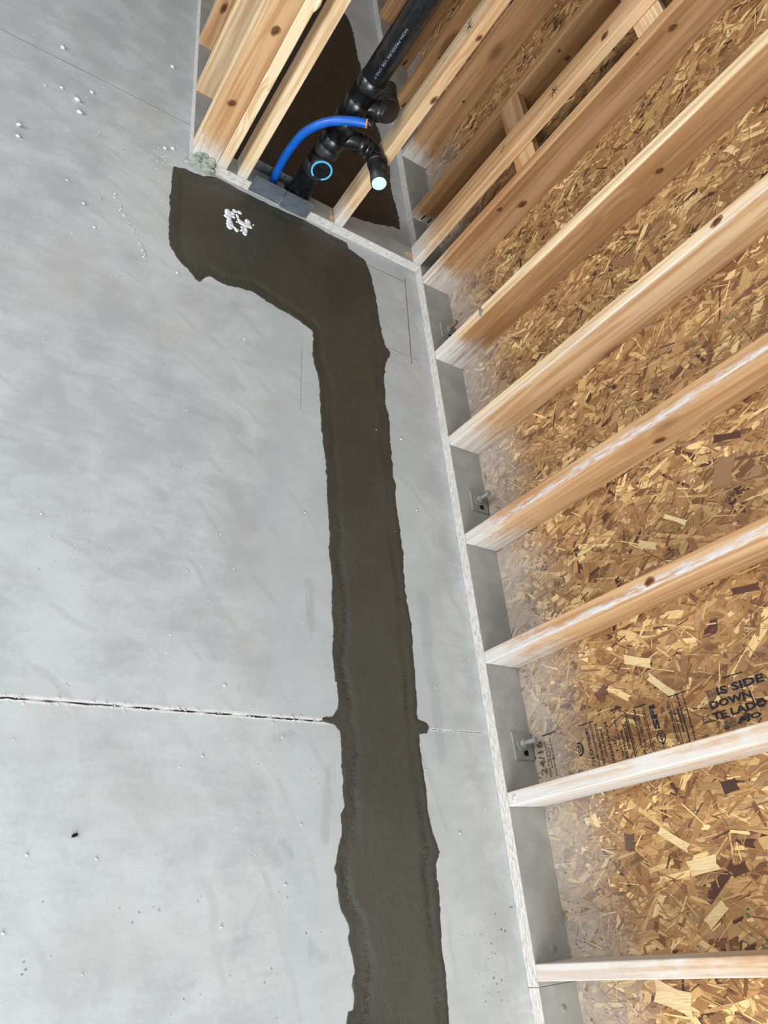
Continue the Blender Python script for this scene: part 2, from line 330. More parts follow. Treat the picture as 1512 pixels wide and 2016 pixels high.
# ---------------------------------------------------------------- floor and shell
def make_floor():
    bm = bmesh.new()
    xs = [-5.2, -3.2] + [round(-2.0 + .006 * i, 4) for i in range(334)] + [0.16]
    rows = [[], [], [], []]
    for x in xs:
        j = lambda s: .0012 * mnoise.noise((x * 70, s * 9.1, 0)) + .0016 * max(0, mnoise.noise((x * 23, s * 5, 3)))
        k = 1 if x < -.3 else .45; y0 = .6153 - .0027 * k - j(1) * k * 1.6; y1 = .6153 + .0022 * k + j(2) * k
        zb = -.011 + .0105 * min(1, max(0, 1.8 * mnoise.noise((x * 22, 7, 0)) + .45))
        for r, p in zip(rows, ((x, y0, 0), (x, y0 + .0012, zb), (x, y1 - .0012, zb), (x, y1, 0))): r.append(bm.verts.new(p))
    fr = [bm.verts.new((x, -5.0, 0)) for x in xs]; bk = [bm.verts.new((x, 6.2, 0)) for x in xs]
    for a, b in ((fr, rows[0]), (rows[0], rows[1]), (rows[1], rows[2]), (rows[2], rows[3]), (rows[3], bk)):
        for i in range(len(xs) - 1): bm.faces.new((a[i], a[i+1], b[i+1], b[i]))
    o = obj('floor', bm, M_FLOOR); tag(o, kind='structure')
    return o
floor = make_floor()
def slab(name, *b, mat=M_DRY):
    bm = bmesh.new(); bx(bm, *b); o = obj(name, bm, mat); tag(o, kind='structure'); return o
slab('ceiling', -5.2, .16, -4.3, 6.2, 2.75, 2.80)
slab('wall_far', -5.2, .16, 6.1, 6.2, 0, 2.75)
# wall behind the camera with the open garage doorway, wall on the left with an opening added for the fill light
def shell_wall(name, boxes):
    bm = bmesh.new()
    for b in boxes: bx(bm, *b)
    return tag(obj(name, bm, M_DRY), kind='structure')
shell_wall('wall_rear', [(-5.2, -4.3, -4.3, -4.2, 0, 2.75), (-.3, .16, -4.3, -4.2, 0, 2.75), (-4.3, -.3, -4.3, -4.2, 2.4, 2.75)])
shell_wall('wall_outer', [(-5.2, -5.1, -4.2, -.5, 0, 2.75), (-5.2, -5.1, 2.7, 6.1, 0, 2.75), (-5.2, -5.1, -.5, 2.7, 0, .8), (-5.2, -5.1, -.5, 2.7, 2.3, 2.75)])

# ---------------------------------------------------------------- exterior wall: plates, studs, sheathing
wr = empty('wall_right'); tag(wr, kind='structure')
LAY = (R(-90), 0, 0)      # lays a board's own z along world +y ; its x stays x, its y points down
def plate_y(name, x0, wx, y0, y1, z0, hz, parent, mat=M_SILL, **k):
    return board(name, wx, hz, y1 - y0, parent, (x0, y0, z0 + hz), LAY, mat=mat, bev=.002, **k)
plate_y('sill_plate', 0, D, -.0215, 6.1, 0, T, wr)
plate_y('sill_plate', 0, D, -3.0, -.0224, 0, T, wr)
plate_y('top_plate', 0, D, -4.2, 6.1, HT, T, wr, M_WOOD, tone=.4)
studs = {}
for k, (dy, tone, dust, streak) in {-2: (0, .4, .3, .4), -1: (0, .45, .3, .4), 0: (-.010, .30, .80, .35), 1: (-.002, .38, 1.35, .55), 2: (.004, .46, .34, 1.0), 3: (.010, .52, .28, .9),
        4: (.003, .46, .26, .45), 5: (0, .72, .24, .0), 6: (.001, .80, .22, .0), 7: (-.003, .85, .10, 0), 8: (.02, .75, .16, 0), 9: (.01, .8, .0, 0), 10: (.03, .8, 0, 0), 11: (0, .7, 0, 0), 12: (0, .7, 0, 0), 13: (0, .7, 0, 0)}.items():
    studs[k] = board('stud', D, T, HT - T, wr, (0, SP * k + dy, T), tone=tone, dust=dust, streak=streak, front={3: .5, 4: .05, 5: .02, 6: .45, 7: .7}.get(k))
# ladder blocking between two studs, behind the end stud of the partition
y0 = SP * 6 + .001 + T; y1 = SP * 7 - .003
for z, tn in ((.604, .42), (1.152, .12), (1.75, .3)):
    board('blocking', T, W4 + .006, y1 - y0 - .0004, wr, (0.001, y0 + .0002, z + W4 + .006), LAY, tone=tn, dust=0)

def strands(name, parent, y0, y1, z0, z1, n, seed):
    g = np.random.default_rng(seed)
    L = np.clip(g.lognormal(math.log(.066), .55, n), .016, .17); Wd = np.clip(g.lognormal(math.log(.0145), .66, n), .0018, .046)
    Wd = np.minimum(Wd, L * .6)
    sl = g.random(n) < .36; Wd = np.where(sl, g.uniform(.0010, .0038, n), Wd); L = np.where(sl, g.uniform(.014, .075, n), L)
    order = np.argsort(-L * Wd * g.lognormal(0, .8, n)); L = L[order]; Wd = Wd[order]
    cy = g.uniform(y0, y1, n); cz = g.uniform(z0, z1, n)
    th = g.normal(0, .55, n) + math.pi / 2 - .12; far = g.random(n) < .22; th = np.where(far, g.uniform(0, math.pi, n), th)
    depth = D - .0002 - .0024 * (np.arange(n) / n) ** .8
    nv = 10
    U = np.array([-.5, -.5, -.5, -.17, .17, .5, .5, .5, .17, -.17]); V = np.array([.5, 0, -.5, -.5, -.5, -.5, 0, .5, .5, .5])
    u = U[None, :] * L[:, None]; v = V[None, :] * Wd[:, None]
    endj = np.where(np.abs(U) > .4, 1.0, 0.0)[None, :]
    u = u + endj * g.normal(0, 1, (n, nv)) * np.minimum(.12 * L, .35 * Wd)[:, None] + V[None, :] * (g.normal(0, .35, n) * Wd)[:, None] * endj
    v = v + g.normal(0, .07, (n, nv)) * Wd[:, None] + (np.sign(U)[None, :] * g.normal(0, .10, n)[:, None]) * V[None, :] * Wd[:, None]
    tiltu = g.normal(0, .006, n)[:, None]; tiltv = g.normal(0, .03, n)[:, None]
    co = np.empty((n, nv, 3))
    c, s = np.cos(th)[:, None], np.sin(th)[:, None]
    co[..., 1] = cy[:, None] + u * c - v * s; co[..., 2] = np.maximum(cz[:, None] + u * s + v * c, .037 - .02 * g.random((n, 1)))
    co[..., 0] = np.minimum(depth[:, None] + np.clip(u * tiltu + v * tiltv, -.0003, .0003), D - .0001)
    pal = np.array([(.37, .205, .080), (.47, .285, .115), (.30, .150, .056), (.23, .108, .040), (.15, .066, .026), (.64, .44, .20), (.065, .025, .013), (.29, .160, .080)])
    pi = g.choice(len(pal), n, p=[.23, .18, .20, .14, .09, .08, .025, .055]); col = pal[pi] * g.uniform(.95, 1.3, (n, 1))
    me = bpy.data.meshes.new(name)
    me.vertices.add(n * nv); me.vertices.foreach_set('co', co.reshape(-1))
    me.loops.add(n * nv); idx = np.arange(n * nv).reshape(n, nv)[:, ::1]
    me.loops.foreach_set('vertex_index', idx.reshape(-1).astype(np.int32))
    me.polygons.add(n); me.polygons.foreach_set('loop_start', (np.arange(n) * nv).astype(np.int32))
    me.update(calc_edges=True)
    a = me.attributes.new('strand_col', 'FLOAT_COLOR', 'POINT'); cc = np.ones((n, nv, 4)); cc[..., :3] = col[:, None, :]; a.data.foreach_set('color', cc.reshape(-1))
    a = me.attributes.new('strand_uv', 'FLOAT_VECTOR', 'POINT'); uv = np.zeros((n, nv, 3)); uv[..., 0] = u + g.uniform(0, 9, (n, 1)); uv[..., 1] = v + g.uniform(0, 9, (n, 1)); uv[..., 2] = g.uniform(0, 9, (n, 1)); a.data.foreach_set('vector', uv.reshape(-1))
    o = obj(name, me, M_OSB, parent); tag(o, kind='stuff'); return o
# sheathing panels meet on stud centres
edges = [-4.2] + [SP * k + T / 2 for k in (-6, -3, 0, 3, 6, 9, 12)] + [6.1]
for i, (a, b) in enumerate(zip(edges, edges[1:])):
    bm = bmesh.new(); bx(bm, D, D + .011, a + .0015, b - .0015, .012, 2.70)
    p = obj('osb_panel', bm, M_OSBP, wr)
    if b > -.6 and a < 5.0:
        near = a < 2.4
        zt = 1.75 if a > .0 else .95
        a2 = max(a, -.32)
        n = int((b - a2) * zt * (4600 if near else 2600))
        strands('wood_strands', p, a2, b, .02, zt, n, 11 + i)

# ink stamps printed on the sheathing: text run along +z reads upright, text run along +y is turned a quarter
p_stamp = [o for o in wr.children if o.name.startswith('osb_panel')][3]
XS = D - .0030
def text_mesh(body, size_w, h, bold=.0):
    cu = bpy.data.curves.new('txt', 'FONT'); cu.body = body; cu.size = 1.0; cu.offset = bold; cu.resolution_u = 2; cu.fill_mode = 'FRONT'
    o = bpy.data.objects.new('txt', cu); COL.objects.link(o)
    dg = bpy.context.evaluated_depsgraph_get(); dg.update()
    me = bpy.data.meshes.new_from_object(o.evaluated_get(dg)); bpy.data.objects.remove(o)
    P = np.array([v.co[:] for v in me.vertices]); lo, hi = P.min(0), P.max(0)
    Q = (P - lo) / np.maximum(hi - lo, 1e-6); Q[:, 0] *= size_w; Q[:, 1] *= h
    return me, Q
def stamp(body, run, a, b, base, h, bold=.012, mat=M_INK, name='stamp_text'):
    me, Q = text_mesh(body, b - a, h, bold)
    X = np.full(len(Q), XS)
    if run == 'z': co = np.stack([X, base + Q[:, 1], a + Q[:, 0]], 1)
    else: co = np.stack([X, a + Q[:, 0], base - Q[:, 1]], 1)
    for v, p in zip(me.vertices, co): v.co = p
    return obj(name, me, mat, p_stamp)
def bar(y0, y1, z0, z1, name='stamp_bar', jag=True):
    bm = bmesh.new(); n = max(2, int(max(y1 - y0, z1 - z0) / .004)); vs = []
    for i in range(n + 1):
        t = i / n; j = lambda: random.uniform(-.0005, .0005)
        if y1 - y0 > z1 - z0: p, q = (XS, y0 + (y1 - y0) * t, z0 + j()), (XS, y0 + (y1 - y0) * t, z1 + j())
        else: p, q = (XS, y0 + j(), z0 + (z1 - z0) * t), (XS, y1 + j(), z0 + (z1 - z0) * t)
        vs.append((bm.verts.new(p), bm.verts.new(q)))
    for (a, b), (c, d) in zip(vs, vs[1:]):
        if random.random() > .06: bm.faces.new((a, b, d, c))
    return obj(name, bm, M_INK, p_stamp)
stamp('TH', 'z', .634, .660, .5525, .0185, .02, M_INKF); stamp('IS SIDE', 'z', .664, .786, .5525, .0190, .034)
stamp('DOWN', 'z', .637, .746, .5260, .0182, .034)
stamp('ES', 'z', .606, .629, .5005, .0165, .02, M_INKF); stamp('TE LADO', 'z', .634, .775, .5003, .0175, .034)
stamp('AB', 'z', .655, .688, .4770, .0155, .03, M_INKF); stamp('AJO', 'z', .692, .753, .4770, .0160, .034)
for body, a, b, base, h, bo in (('CERTIFIED SOURCING', .475, .577, .5285, .0065, .02), ('www.sfiprogram.org', .470, .573, .5405, .0060, .018), ('SFI-00008', .494, .553, .5515, .0065, .018),
        ('Weyerhaeuser.com', .469, .580, .5770, .0075, .014), ('SFI', .519, .580, .4860, .0180, .03), ('STRENGTH AXIS', .486, .566, .4215, .0075, .01), ('THIS DIRECTION', .484, .566, .4335, .0075, .01),
        ('EXTERIOR', .471, .544, .3700, .0080, .012), ('ADHESIVE', .489, .556, .3830, .0085, .012), ('CSA O325-TYPE', .477, .574, .3575, .0070, .004), ('1-0', .495, .525, .3430, .0085, .004),
        ('1R24/2F16/W24', .468, .577, .3255, .0095, .012), ('SHEATHING', .487, .562, .3045, .0075, .004), ('CONSTRUCTION', .471, .578, .2915, .0085, .004), ('7/16 CATEGORY', .473, .578, .2580, .0105, .012),
        ('THICKNESS 0.418 IN', .474, .582, .1170, .0075, .004), ('EXPOSURE 1', .500, .566, .1050, .0070, .004), ('SIZED FOR SPACING', .476, .576, .0945, .0070, .004), ('24/16', .487, .582, .0790, .0230, .004)):
    stamp(body, 'y', a, b, base, h, bo + .012, M_INK if a > .5 or base > .15 else M_INKF)
for y0, y1, z0, z1 in ((.468, .584, .5560, .5590), (.470, .580, .5305, .5318), (.468, .583, .4465, .4482), (.468, .583, .4515, .4532), (.466, .585, .3895, .3925), (.466, .585, .3950, .3968), (.471, .586, .2680, .2693), (.471, .586, .2718, .2730)):
    bar(y0, y1, z0, z1)
for z0, z1, y in ((.227, .282, .5870), (.385, .405, .5865), (.425, .462, .5860), (.532, .583, .5850), (.690, .745, .5865), (.087, .139, .5930)): bar(y, y + .0028, z0, z1)
def arrow(y0, y1, zc):
    bm = bmesh.new(); h = .004; w = .0012
    ym = (y0 + y1) / 2
    for pts in (((y0, zc), (y0 + h, zc + h), (y0 + h, zc - h)), ((y1, zc), (y1 - h, zc - h), (y1 - h, zc + h)), ((y0 + h, zc - w), (y0 + h, zc + w), (y1 - h, zc + w), (y1 - h, zc - w))):
        bm.faces.new([bm.verts.new((XS, *p)) for p in pts])
    obj('stamp_arrow', bm, M_INK, p_stamp)
arrow(.568, .584, .4225); arrow(.466, .481, .4225)
def emblem():
    bm = bmesh.new()   # leaf-shaped emblem: a pointed leaf outline, a central vein and four side veins
    cy, cz = .498, .4815
    def strip(pts, w):
        prev = None
        for i, p in enumerate(pts):
            q = Vector(pts[min(i+1, len(pts)-1)]) - Vector(pts[max(i-1, 0)]); nrm = Vector((-q.y, q.x)).normalized() * w
            a = bm.verts.new((XS, cy + p[0] + nrm.x, cz + p[1] + nrm.y)); b = bm.verts.new((XS, cy + p[0] - nrm.x, cz + p[1] - nrm.y))
            if prev: bm.faces.new((prev[0], a, b, prev[1]))
            prev = (a, b)
    for s in (-1, 1):
        strip([(-.0165 + .033 * t, s * .0125 * math.sin(math.pi * t) ** .8) for t in [i / 12 for i in range(13)]], .0012)
        for k in (-.007, 0, .006): strip([(k, 0), (k + .005, s * .0045), (k + .006, s * .008)], .0009)
    strip([(-.020, 0), (0, 0), (.012, 0)], .001)
    obj('stamp_emblem', bm, M_INK, p_stamp)
    bm = bmesh.new(); cy, cz = .5275, .214
    strip([(.0165 * math.cos(t), .0125 * math.sin(t)) for t in [math.pi * (-.62 + 1.24 * i / 20) + math.pi / 2 for i in range(21)]], .0024)
    strip([(-.009, -.004), (.010, -.004)], .001); strip([(-.009, .001), (.010, .001)], .001); strip([(-.008, .006), (.006, .006)], .001)
    obj('stamp_emblem', bm, M_INK, p_stamp)
emblem()
bm = bmesh.new()
for y, z in ((.105, .580), (.045, .602), (.035, .590), (.040, .430), (1.475, 1.02), (.095, .575)):
    bm.faces.new([bm.verts.new((XS, y + .0035 * math.cos(t) * random.uniform(.6, 1.1), z + .0035 * math.sin(t) * random.uniform(.6, 1.1))) for t in [2 * math.pi * i / 9 for i in range(9)]])
obj('green_dots', bm, M_GREEN, p_stamp)
# some large single flakes that stand out on the sheathing
def flake(poly, col, seed):
    bm = bmesh.new(); vs = [bm.verts.new((D - .0028, y, z)) for y, z in poly]; f = bm.faces.new(vs)
    me = bpy.data.meshes.new('large_flake'); bm.to_mesh(me); bm.free(); n = len(poly)
    a = me.attributes.new('strand_col', 'FLOAT_COLOR', 'POINT'); a.data.foreach_set('color', [*col, 1] * n)
    a = me.attributes.new('strand_uv', 'FLOAT_VECTOR', 'POINT'); a.data.foreach_set('vector', [c for y, z in poly for c in (z + seed, y, seed)])
    ps = [o for o in wr.children if o.name.startswith('osb_panel')]; yc = sum(y for y, z in poly) / n
    par = ps[max(i for i, e in enumerate(edges[:-1]) if e < yc)]
    obj('large_flake', me, M_OSB, par)
def quad(y, z, L, Wd, ang):
    c, s = math.cos(ang), math.sin(ang); out = []
    for u, v in ((-.5, .5), (-.47, 0), (-.52, -.5), (.1, -.47), (.5, -.5), (.46, .1), (.52, .5), (-.05, .46)):
        u = (u + random.uniform(-.03, .03)) * L; v = (v + random.uniform(-.08, .08)) * Wd; out.append((y + u * c - v * s, z + u * s + v * c))
    return out
for i, (y, z, L, Wd, a, col) in enumerate(((1.160, .905, .075, .020, 1.95, (.11, .04, .022)), (1.075, .865, .085, .050, .5, (.40, .22, .10)), (.770, .815, .070, .018, 1.75, (.12, .045, .025)), (.362, .575, .060, .018, 1.7, (.42, .24, .10)),
        (.352, .625, .040, .026, 1.5, (.075, .032, .018)), (.183, .588, .042, .022, 1.4, (.12, .042, .02)), (1.200, .770, .022, .020, .6, (.19, .08, .035)), (1.42, .84, .045, .016, 1.2, (.17, .075, .035)), (.265, .44, .085, .022, 2.2, (.74, .54, .27)),
        (.62, .52, .09, .020, 2.4, (.76, .56, .30)), (1.02, .70, .075, .013, 2.3, (.80, .62, .34)), (.99, .60, .06, .020, 2.1, (.72, .52, .25)), (.83, .52, .080, .018, .9, (.80, .60, .30)), (.70, .47, .085, .025, 2.0, (.74, .55, .28)),
        (.275, .31, .040, .028, .2, (.17, .09, .055)), (.645, .60, .055, .020, .4, (.36, .19, .08)), (.20, .50, .08, .030, 1.5, (.78, .60, .32)), (.10, .50, .07, .024, 1.0, (.72, .52, .26)), (-.06, .33, .10, .05, 1.9, (.72, .54, .30)),
        (1.76, .80, .05, .02, 1.3, (.17, .08, .04)), (1.72, 1.02, .10, .026, 2.2, (.74, .56, .30)), (1.90, .80, .09, .03, 2.2, (.36, .19, .09)), (.655, .33, .045, .022, 1.2, (.22, .10, .06)))):
    flake(quad(y, z, L, Wd, a), tuple(c * (.72 if sum(col) < 1 else .92) for c in col), i * 1.7)

# ---------------------------------------------------------------- plumbing partition and left partition
wm = empty('wall_middle', (0, PY, 0)); tag(wm, kind='structure')
LX = (0, R(90), 0)         # lays a board's own z along world +x ; its x points down, its y stays y
def plate_x(name, x0, x1, z0, parent, mat=M_SILL, **k):
    return board(name, T, W4, x1 - x0, parent, (x0, 0, z0 + T), LX, mat=mat, bev=.002, **k)
plate_x('bottom_plate', -.9175, -.638, 0, wm); plate_x('bottom_plate', -.542, 0, 0, wm); plate_x('bottom_plate', -1.0, -.9205, 0, wm)
plate_x('top_plate', -1.0, 0, HT, wm, M_WOOD, tone=.4)
def pstud(x, wx, dy, wy, parent, tone, dust, y=0.0, streak=0, **k): return board('stud', wx, wy, HT - T, parent, (x, y, T), tone=tone, dust=dust, streak=streak)
pstud(-1.0, W4, 0, T, wm, .34, .16)                         # corner stud set flat
pstud(-.9105, T, 0, W4, wm, .0, .12)                        # pale stud beside it
sC = pstud(-.832, T, 0, W4, wm, .05, .13)
sD = pstud(-.423, T, 0, W4, wm, .24, .16)
sE = pstud(-.0385, T, 0, W4, wm, .40, .26)
wl_ = empty('wall_left', (-1.0, PY + W4, 0)); tag(wl_, kind='structure')
plate_y('bottom_plate', 0, W4, 0.001, 3.45, 0, T, wl_); plate_y('top_plate', 0, W4, 0, 3.45, HT, T, wl_, M_WOOD, tone=.4)
for y, tn, dust in ((2.581 - PY - W4, .05, .0), (2.908 - PY - W4, .18, .05), (3.222 - PY - W4, .34, .05), (3.60 - PY - W4, .4, 0), (4.0 - PY - W4, .4, 0), (4.4 - PY - W4, .4, 0), (4.8 - PY - W4, .4, 0)):
    board('stud', W4, T, HT - T, wl_, (0, y, T), tone=tn, dust=dust)
# pencil crosses and nail holes on the partition studs
def marks(parent, x, items):
    bm = bmesh.new()
    for y, z, n, L in items:
        for i in range(n):
            a = random.uniform(0, math.pi) if n > 1 else 1.3; l = L * random.uniform(.6, 1.1); w = .0009
            d = Vector((0, math.cos(a), math.sin(a))) * l / 2; q = Vector((0, -math.sin(a), math.cos(a))) * w; c = Vector((x, y + random.uniform(-.004, .004), z + random.uniform(-.005, .005)))
            bm.faces.new([bm.verts.new(c + s * d + t * q) for s, t in ((-1, -1), (1, -1), (1, 1), (-1, 1))])
    obj('pencil_mark', bm, M_INK, parent)
marks(sE, -.0004, ((.045, .82, 6, .05), (.05, .565, 3, .03), (.035, 1.05, 1, .02)))
marks(sD, -.0004, ((.05, .82, 6, .06), (.055, .70, 1, .03)))
# knot notch with grey resin on one exterior stud
bm = bmesh.new(); lump(bm, (.004, .020, .268), .007, .021, .012, 3, 2, .5); obj('resin_knot', bm, M_RESIN, studs[5], smooth=True)
bm = bmesh.new(); lump(bm, (.003, .019, .026), .006, .013, .010, 5, 2, .5); obj('knot', bm, M_SILL, studs[1], smooth=True)
bm = bmesh.new(); lump(bm, (T - .002, .004, .642), .010, .012, .030, 8, 2, .5); obj('knot', bm, M_WOOD, [o for o in wm.children if o.name.startswith('stud')][1], smooth=True)
for pts in (((-.447, .012), (-.441, .045), (-.446, .062), (-.430, .070), (-.4245, .050), (-.4245, .004), (-.436, .003)), ((-.088, .030), (-.062, .052), (-.040, .060), (-.040, .012), (-.056, .020), (-.074, .022))):
    bm = bmesh.new(); bm.faces.new([bm.verts.new((x, y, T + .0006)) for x, y in pts]); o = obj('bare_wood', bm, M_WOOD, wm); o['tone'] = .08; o['front'] = .08
# knots: a dark core inside a browner ring, set into the stud faces
M_KNOT = mat_plain('knot_core', (0.10, 0.042, 0.018), .7, 0, .35, 120, .2); M_KRING = mat_plain('knot_ring', (0.27, 0.125, 0.05), .7, 0, .25, 120, .2)
def knot(stud, face, u, z, ru, rz, turn=.3):
    bm = bmesh.new(); ring = []
    for k, (a, lift) in enumerate(((1.45, .0002), (1.0, .0005), (.45, .0009))):
        ring.append([])
        for i in range(14):
            t = 2 * math.pi * i / 14; j = random.uniform(.9, 1.1); du = ru * a * math.cos(t) * j; dz = rz * a * math.sin(t) * j + du * turn
            ring[-1].append(bm.verts.new((u + du, -lift, z + dz) if face == 'y' else (-lift, u + du, z + dz)))
    for A_, B_, m in ((ring[0], ring[1], 1), (ring[1], ring[2], 0)):
        for i in range(14):
            f = bm.faces.new((A_[i], A_[(i+1) % 14], B_[(i+1) % 14], B_[i])); f.material_index = m
    bm.faces.new(ring[2]).material_index = 0
    bmesh.ops.recalc_face_normals(bm, faces=bm.faces[:])
    obj('knot', bm, [M_KNOT, M_KRING], stud)
for k, face, u, z, ru, rz in ((6, 'y', .040, 1.20, .010, .013), (6, 'y', .012, 1.09, .004, .005), (6, 'y', .087, .496, .011, .014), (6, 'y', .029, .436, .010, .012), (5, 'y', .073, .993, .010, .011), (7, 'y', .029, .854, .006, .006), (7, 'y', .074, .852, .009, .009),
        (4, 'x', .019, 1.100, .008, .013), (3, 'y', .089, .715, .010, .014), (8, 'y', .079, .354, .006, .006), (2, 'x', .014, .62, .008, .012), (9, 'y', .05, .30, .006, .006)):
    knot(studs[k], face, u, z, ru, rz)
ps_ = [o for o in wm.children if o.name.startswith('stud')]
knot(ps_[0], 'y', .055, .51, .010, .013); knot(ps_[0], 'y', .040, .235, .011, .010); knot(sD, 'y', .026, .827, .006, .009); knot(sD, 'y', .028, .594, .006, .012); knot(sE, 'x', .03, 1.04, .009, .012)
pl_ = [o for o in wl_.children if o.name.startswith('stud')]
knot(pl_[2], 'y', .030, .170, .008, .018)
# mortar smeared over the corner
mt = bmesh.new()
for i in range(34):
    x = random.uniform(-.998, -.925); z = random.uniform(.002, .052) ; lump(mt, (x, PY - .001 - .012 * max(0, 1 - z / .045), z), random.uniform(.014, .024), random.uniform(.0016, .0034), random.uniform(.009, .015), i, 2, .55)
mo = obj('mortar_smear', mt, M_MORTAR, smooth=True); tag(mo, 'lumpy greenish grey mortar smeared over the corner of the bottom plate', 'mortar')

# ---------------------------------------------------------------- concrete patches
PATCH= [(-0.549, -0.029), (-0.545, -0.007), (-0.53, -0.004), (-0.526, 0.018), (-0.532, 0.039), (-0.523, 0.059), (-0.525, 0.094), (-0.532, 0.127), (-0.527, 0.153), (-0.547, 0.184), (-0.554, 0.226), (-0.558, 0.273), (-0.55, 0.304), (-0.533, 0.348), (-0.533, 0.39), (-0.523, 0.416), (-0.521, 0.464), (-0.521, 0.535), (-0.52, 0.591), (-0.533, 0.604), (-0.563, 0.61), (-0.582, 0.618), (-0.568, 0.627), (-0.534, 0.633), (-0.518, 0.663), (-0.522, 0.712), (-0.528, 0.767), (-0.531, 0.809), (-0.522, 0.843), (-0.524, 0.928), (-0.515, 1.029), (-0.52, 1.11), (-0.513, 1.17), (-0.514, 1.27), (-0.511, 1.428), (-0.517, 1.488), (-0.52, 1.562), (-0.518, 1.667), (-0.518, 1.776), (-0.532, 1.813), (-0.539, 1.867), (-0.533, 1.935), (-0.536, 1.866), (-0.53, 1.96), (-0.57, 1.981), (-0.63, 1.999), (-0.688, 2.009), (-0.757, 2.032), (-0.802, 2.026), (-0.846, 2.011), (-0.91, 2.022), (-0.941, 1.978), (-0.959, 1.985), (-0.983, 2.017), (-1.009, 2.03), (-1.028, 2.058), (-1.05, 2.095), (-1.055, 2.142), (-1.056, 2.23), (-1.059, 2.312), (-1.055, 2.386), (-1.054, 2.48), (-1.019, 2.497), (-0.98, 2.5), (-0.946, 2.505), (-0.9, 2.532), (-0.846, 2.531), (-0.792, 2.525), (-0.71, 2.523), (-0.614, 2.526), (-0.526, 2.533), (-0.444, 2.523), (-0.373, 2.521), (-0.341, 2.523), (-0.336, 2.49), (-0.304, 2.482), (-0.264, 2.47), (-0.243, 2.42), (-0.234, 2.365), (-0.224, 2.286), (-0.222, 2.165), (-0.214, 2.074), (-0.205, 2.033), (-0.197, 2.027), (-0.188, 2.011), (-0.194, 1.989), (-0.217, 1.948), (-0.232, 1.87), (-0.238, 1.757), (-0.23, 1.682), (-0.237, 1.564), (-0.242, 1.445), (-0.234, 1.413), (-0.244, 1.369), (-0.241, 1.279), (-0.238, 1.163), (-0.246, 1.046), (-0.247, 1.003), (-0.239, 0.946), (-0.239, 0.885), (-0.245, 0.843), (-0.247, 0.759), (-0.255, 0.642), (-0.226, 0.633), (-0.218, 0.621), (-0.227, 0.602), (-0.254, 0.596), (-0.258, 0.536), (-0.254, 0.487), (-0.257, 0.403), (-0.25, 0.353), (-0.232, 0.299), (-0.251, 0.269), (-0.249, 0.21), (-0.253, 0.149), (-0.26, 0.09), (-0.26, 0.021), (-0.26, -0.024), (-0.265, -0.065)]
BLOBS= [(-0.8495, 2.3704, 0.0105), (-0.8466, 2.3568, 0.0131), (-0.8561, 2.3431, 0.0078), (-0.845, 2.3387, 0.0078), (-0.8328, 2.3714, 0.0078), (-0.8285, 2.3549, 0.0052), (-0.8435, 2.3225, 0.0105), (-0.8406, 2.3092, 0.0122), (-0.8432, 2.2944, 0.0096), (-0.835, 2.3088, 0.007), (-0.8259, 2.3895, 0.007), (-0.8188, 2.3891, 0.0049), (-0.8061, 2.3925, 0.0073), (-0.8159, 2.3725, 0.0049), (-0.8131, 2.3647, 0.0052), (-0.8088, 2.352, 0.0061), (-0.8017, 2.3449, 0.0096), (-0.7932, 2.3425, 0.0096), (-0.7832, 2.341, 0.0105), (-0.7746, 2.3656, 0.0096), (-0.7747, 2.354, 0.0087), (-0.7647, 2.3438, 0.007), (-0.7747, 2.3424, 0.0078), (-0.8171, 2.3371, 0.0031), (-0.8239, 2.3025, 0.0044), (-0.8169, 2.2955, 0.0078), (-0.7967, 2.3212, 0.0049), (-0.796, 2.3083, 0.0044), (-0.8016, 2.3011, 0.0028), (-0.7833, 2.3199, 0.007), (-0.7818, 2.3112, 0.0061), (-0.7861, 2.2973, 0.0073), (-0.7847, 2.2934, 0.0052), (-0.7531, 2.3607, 0.0028)]

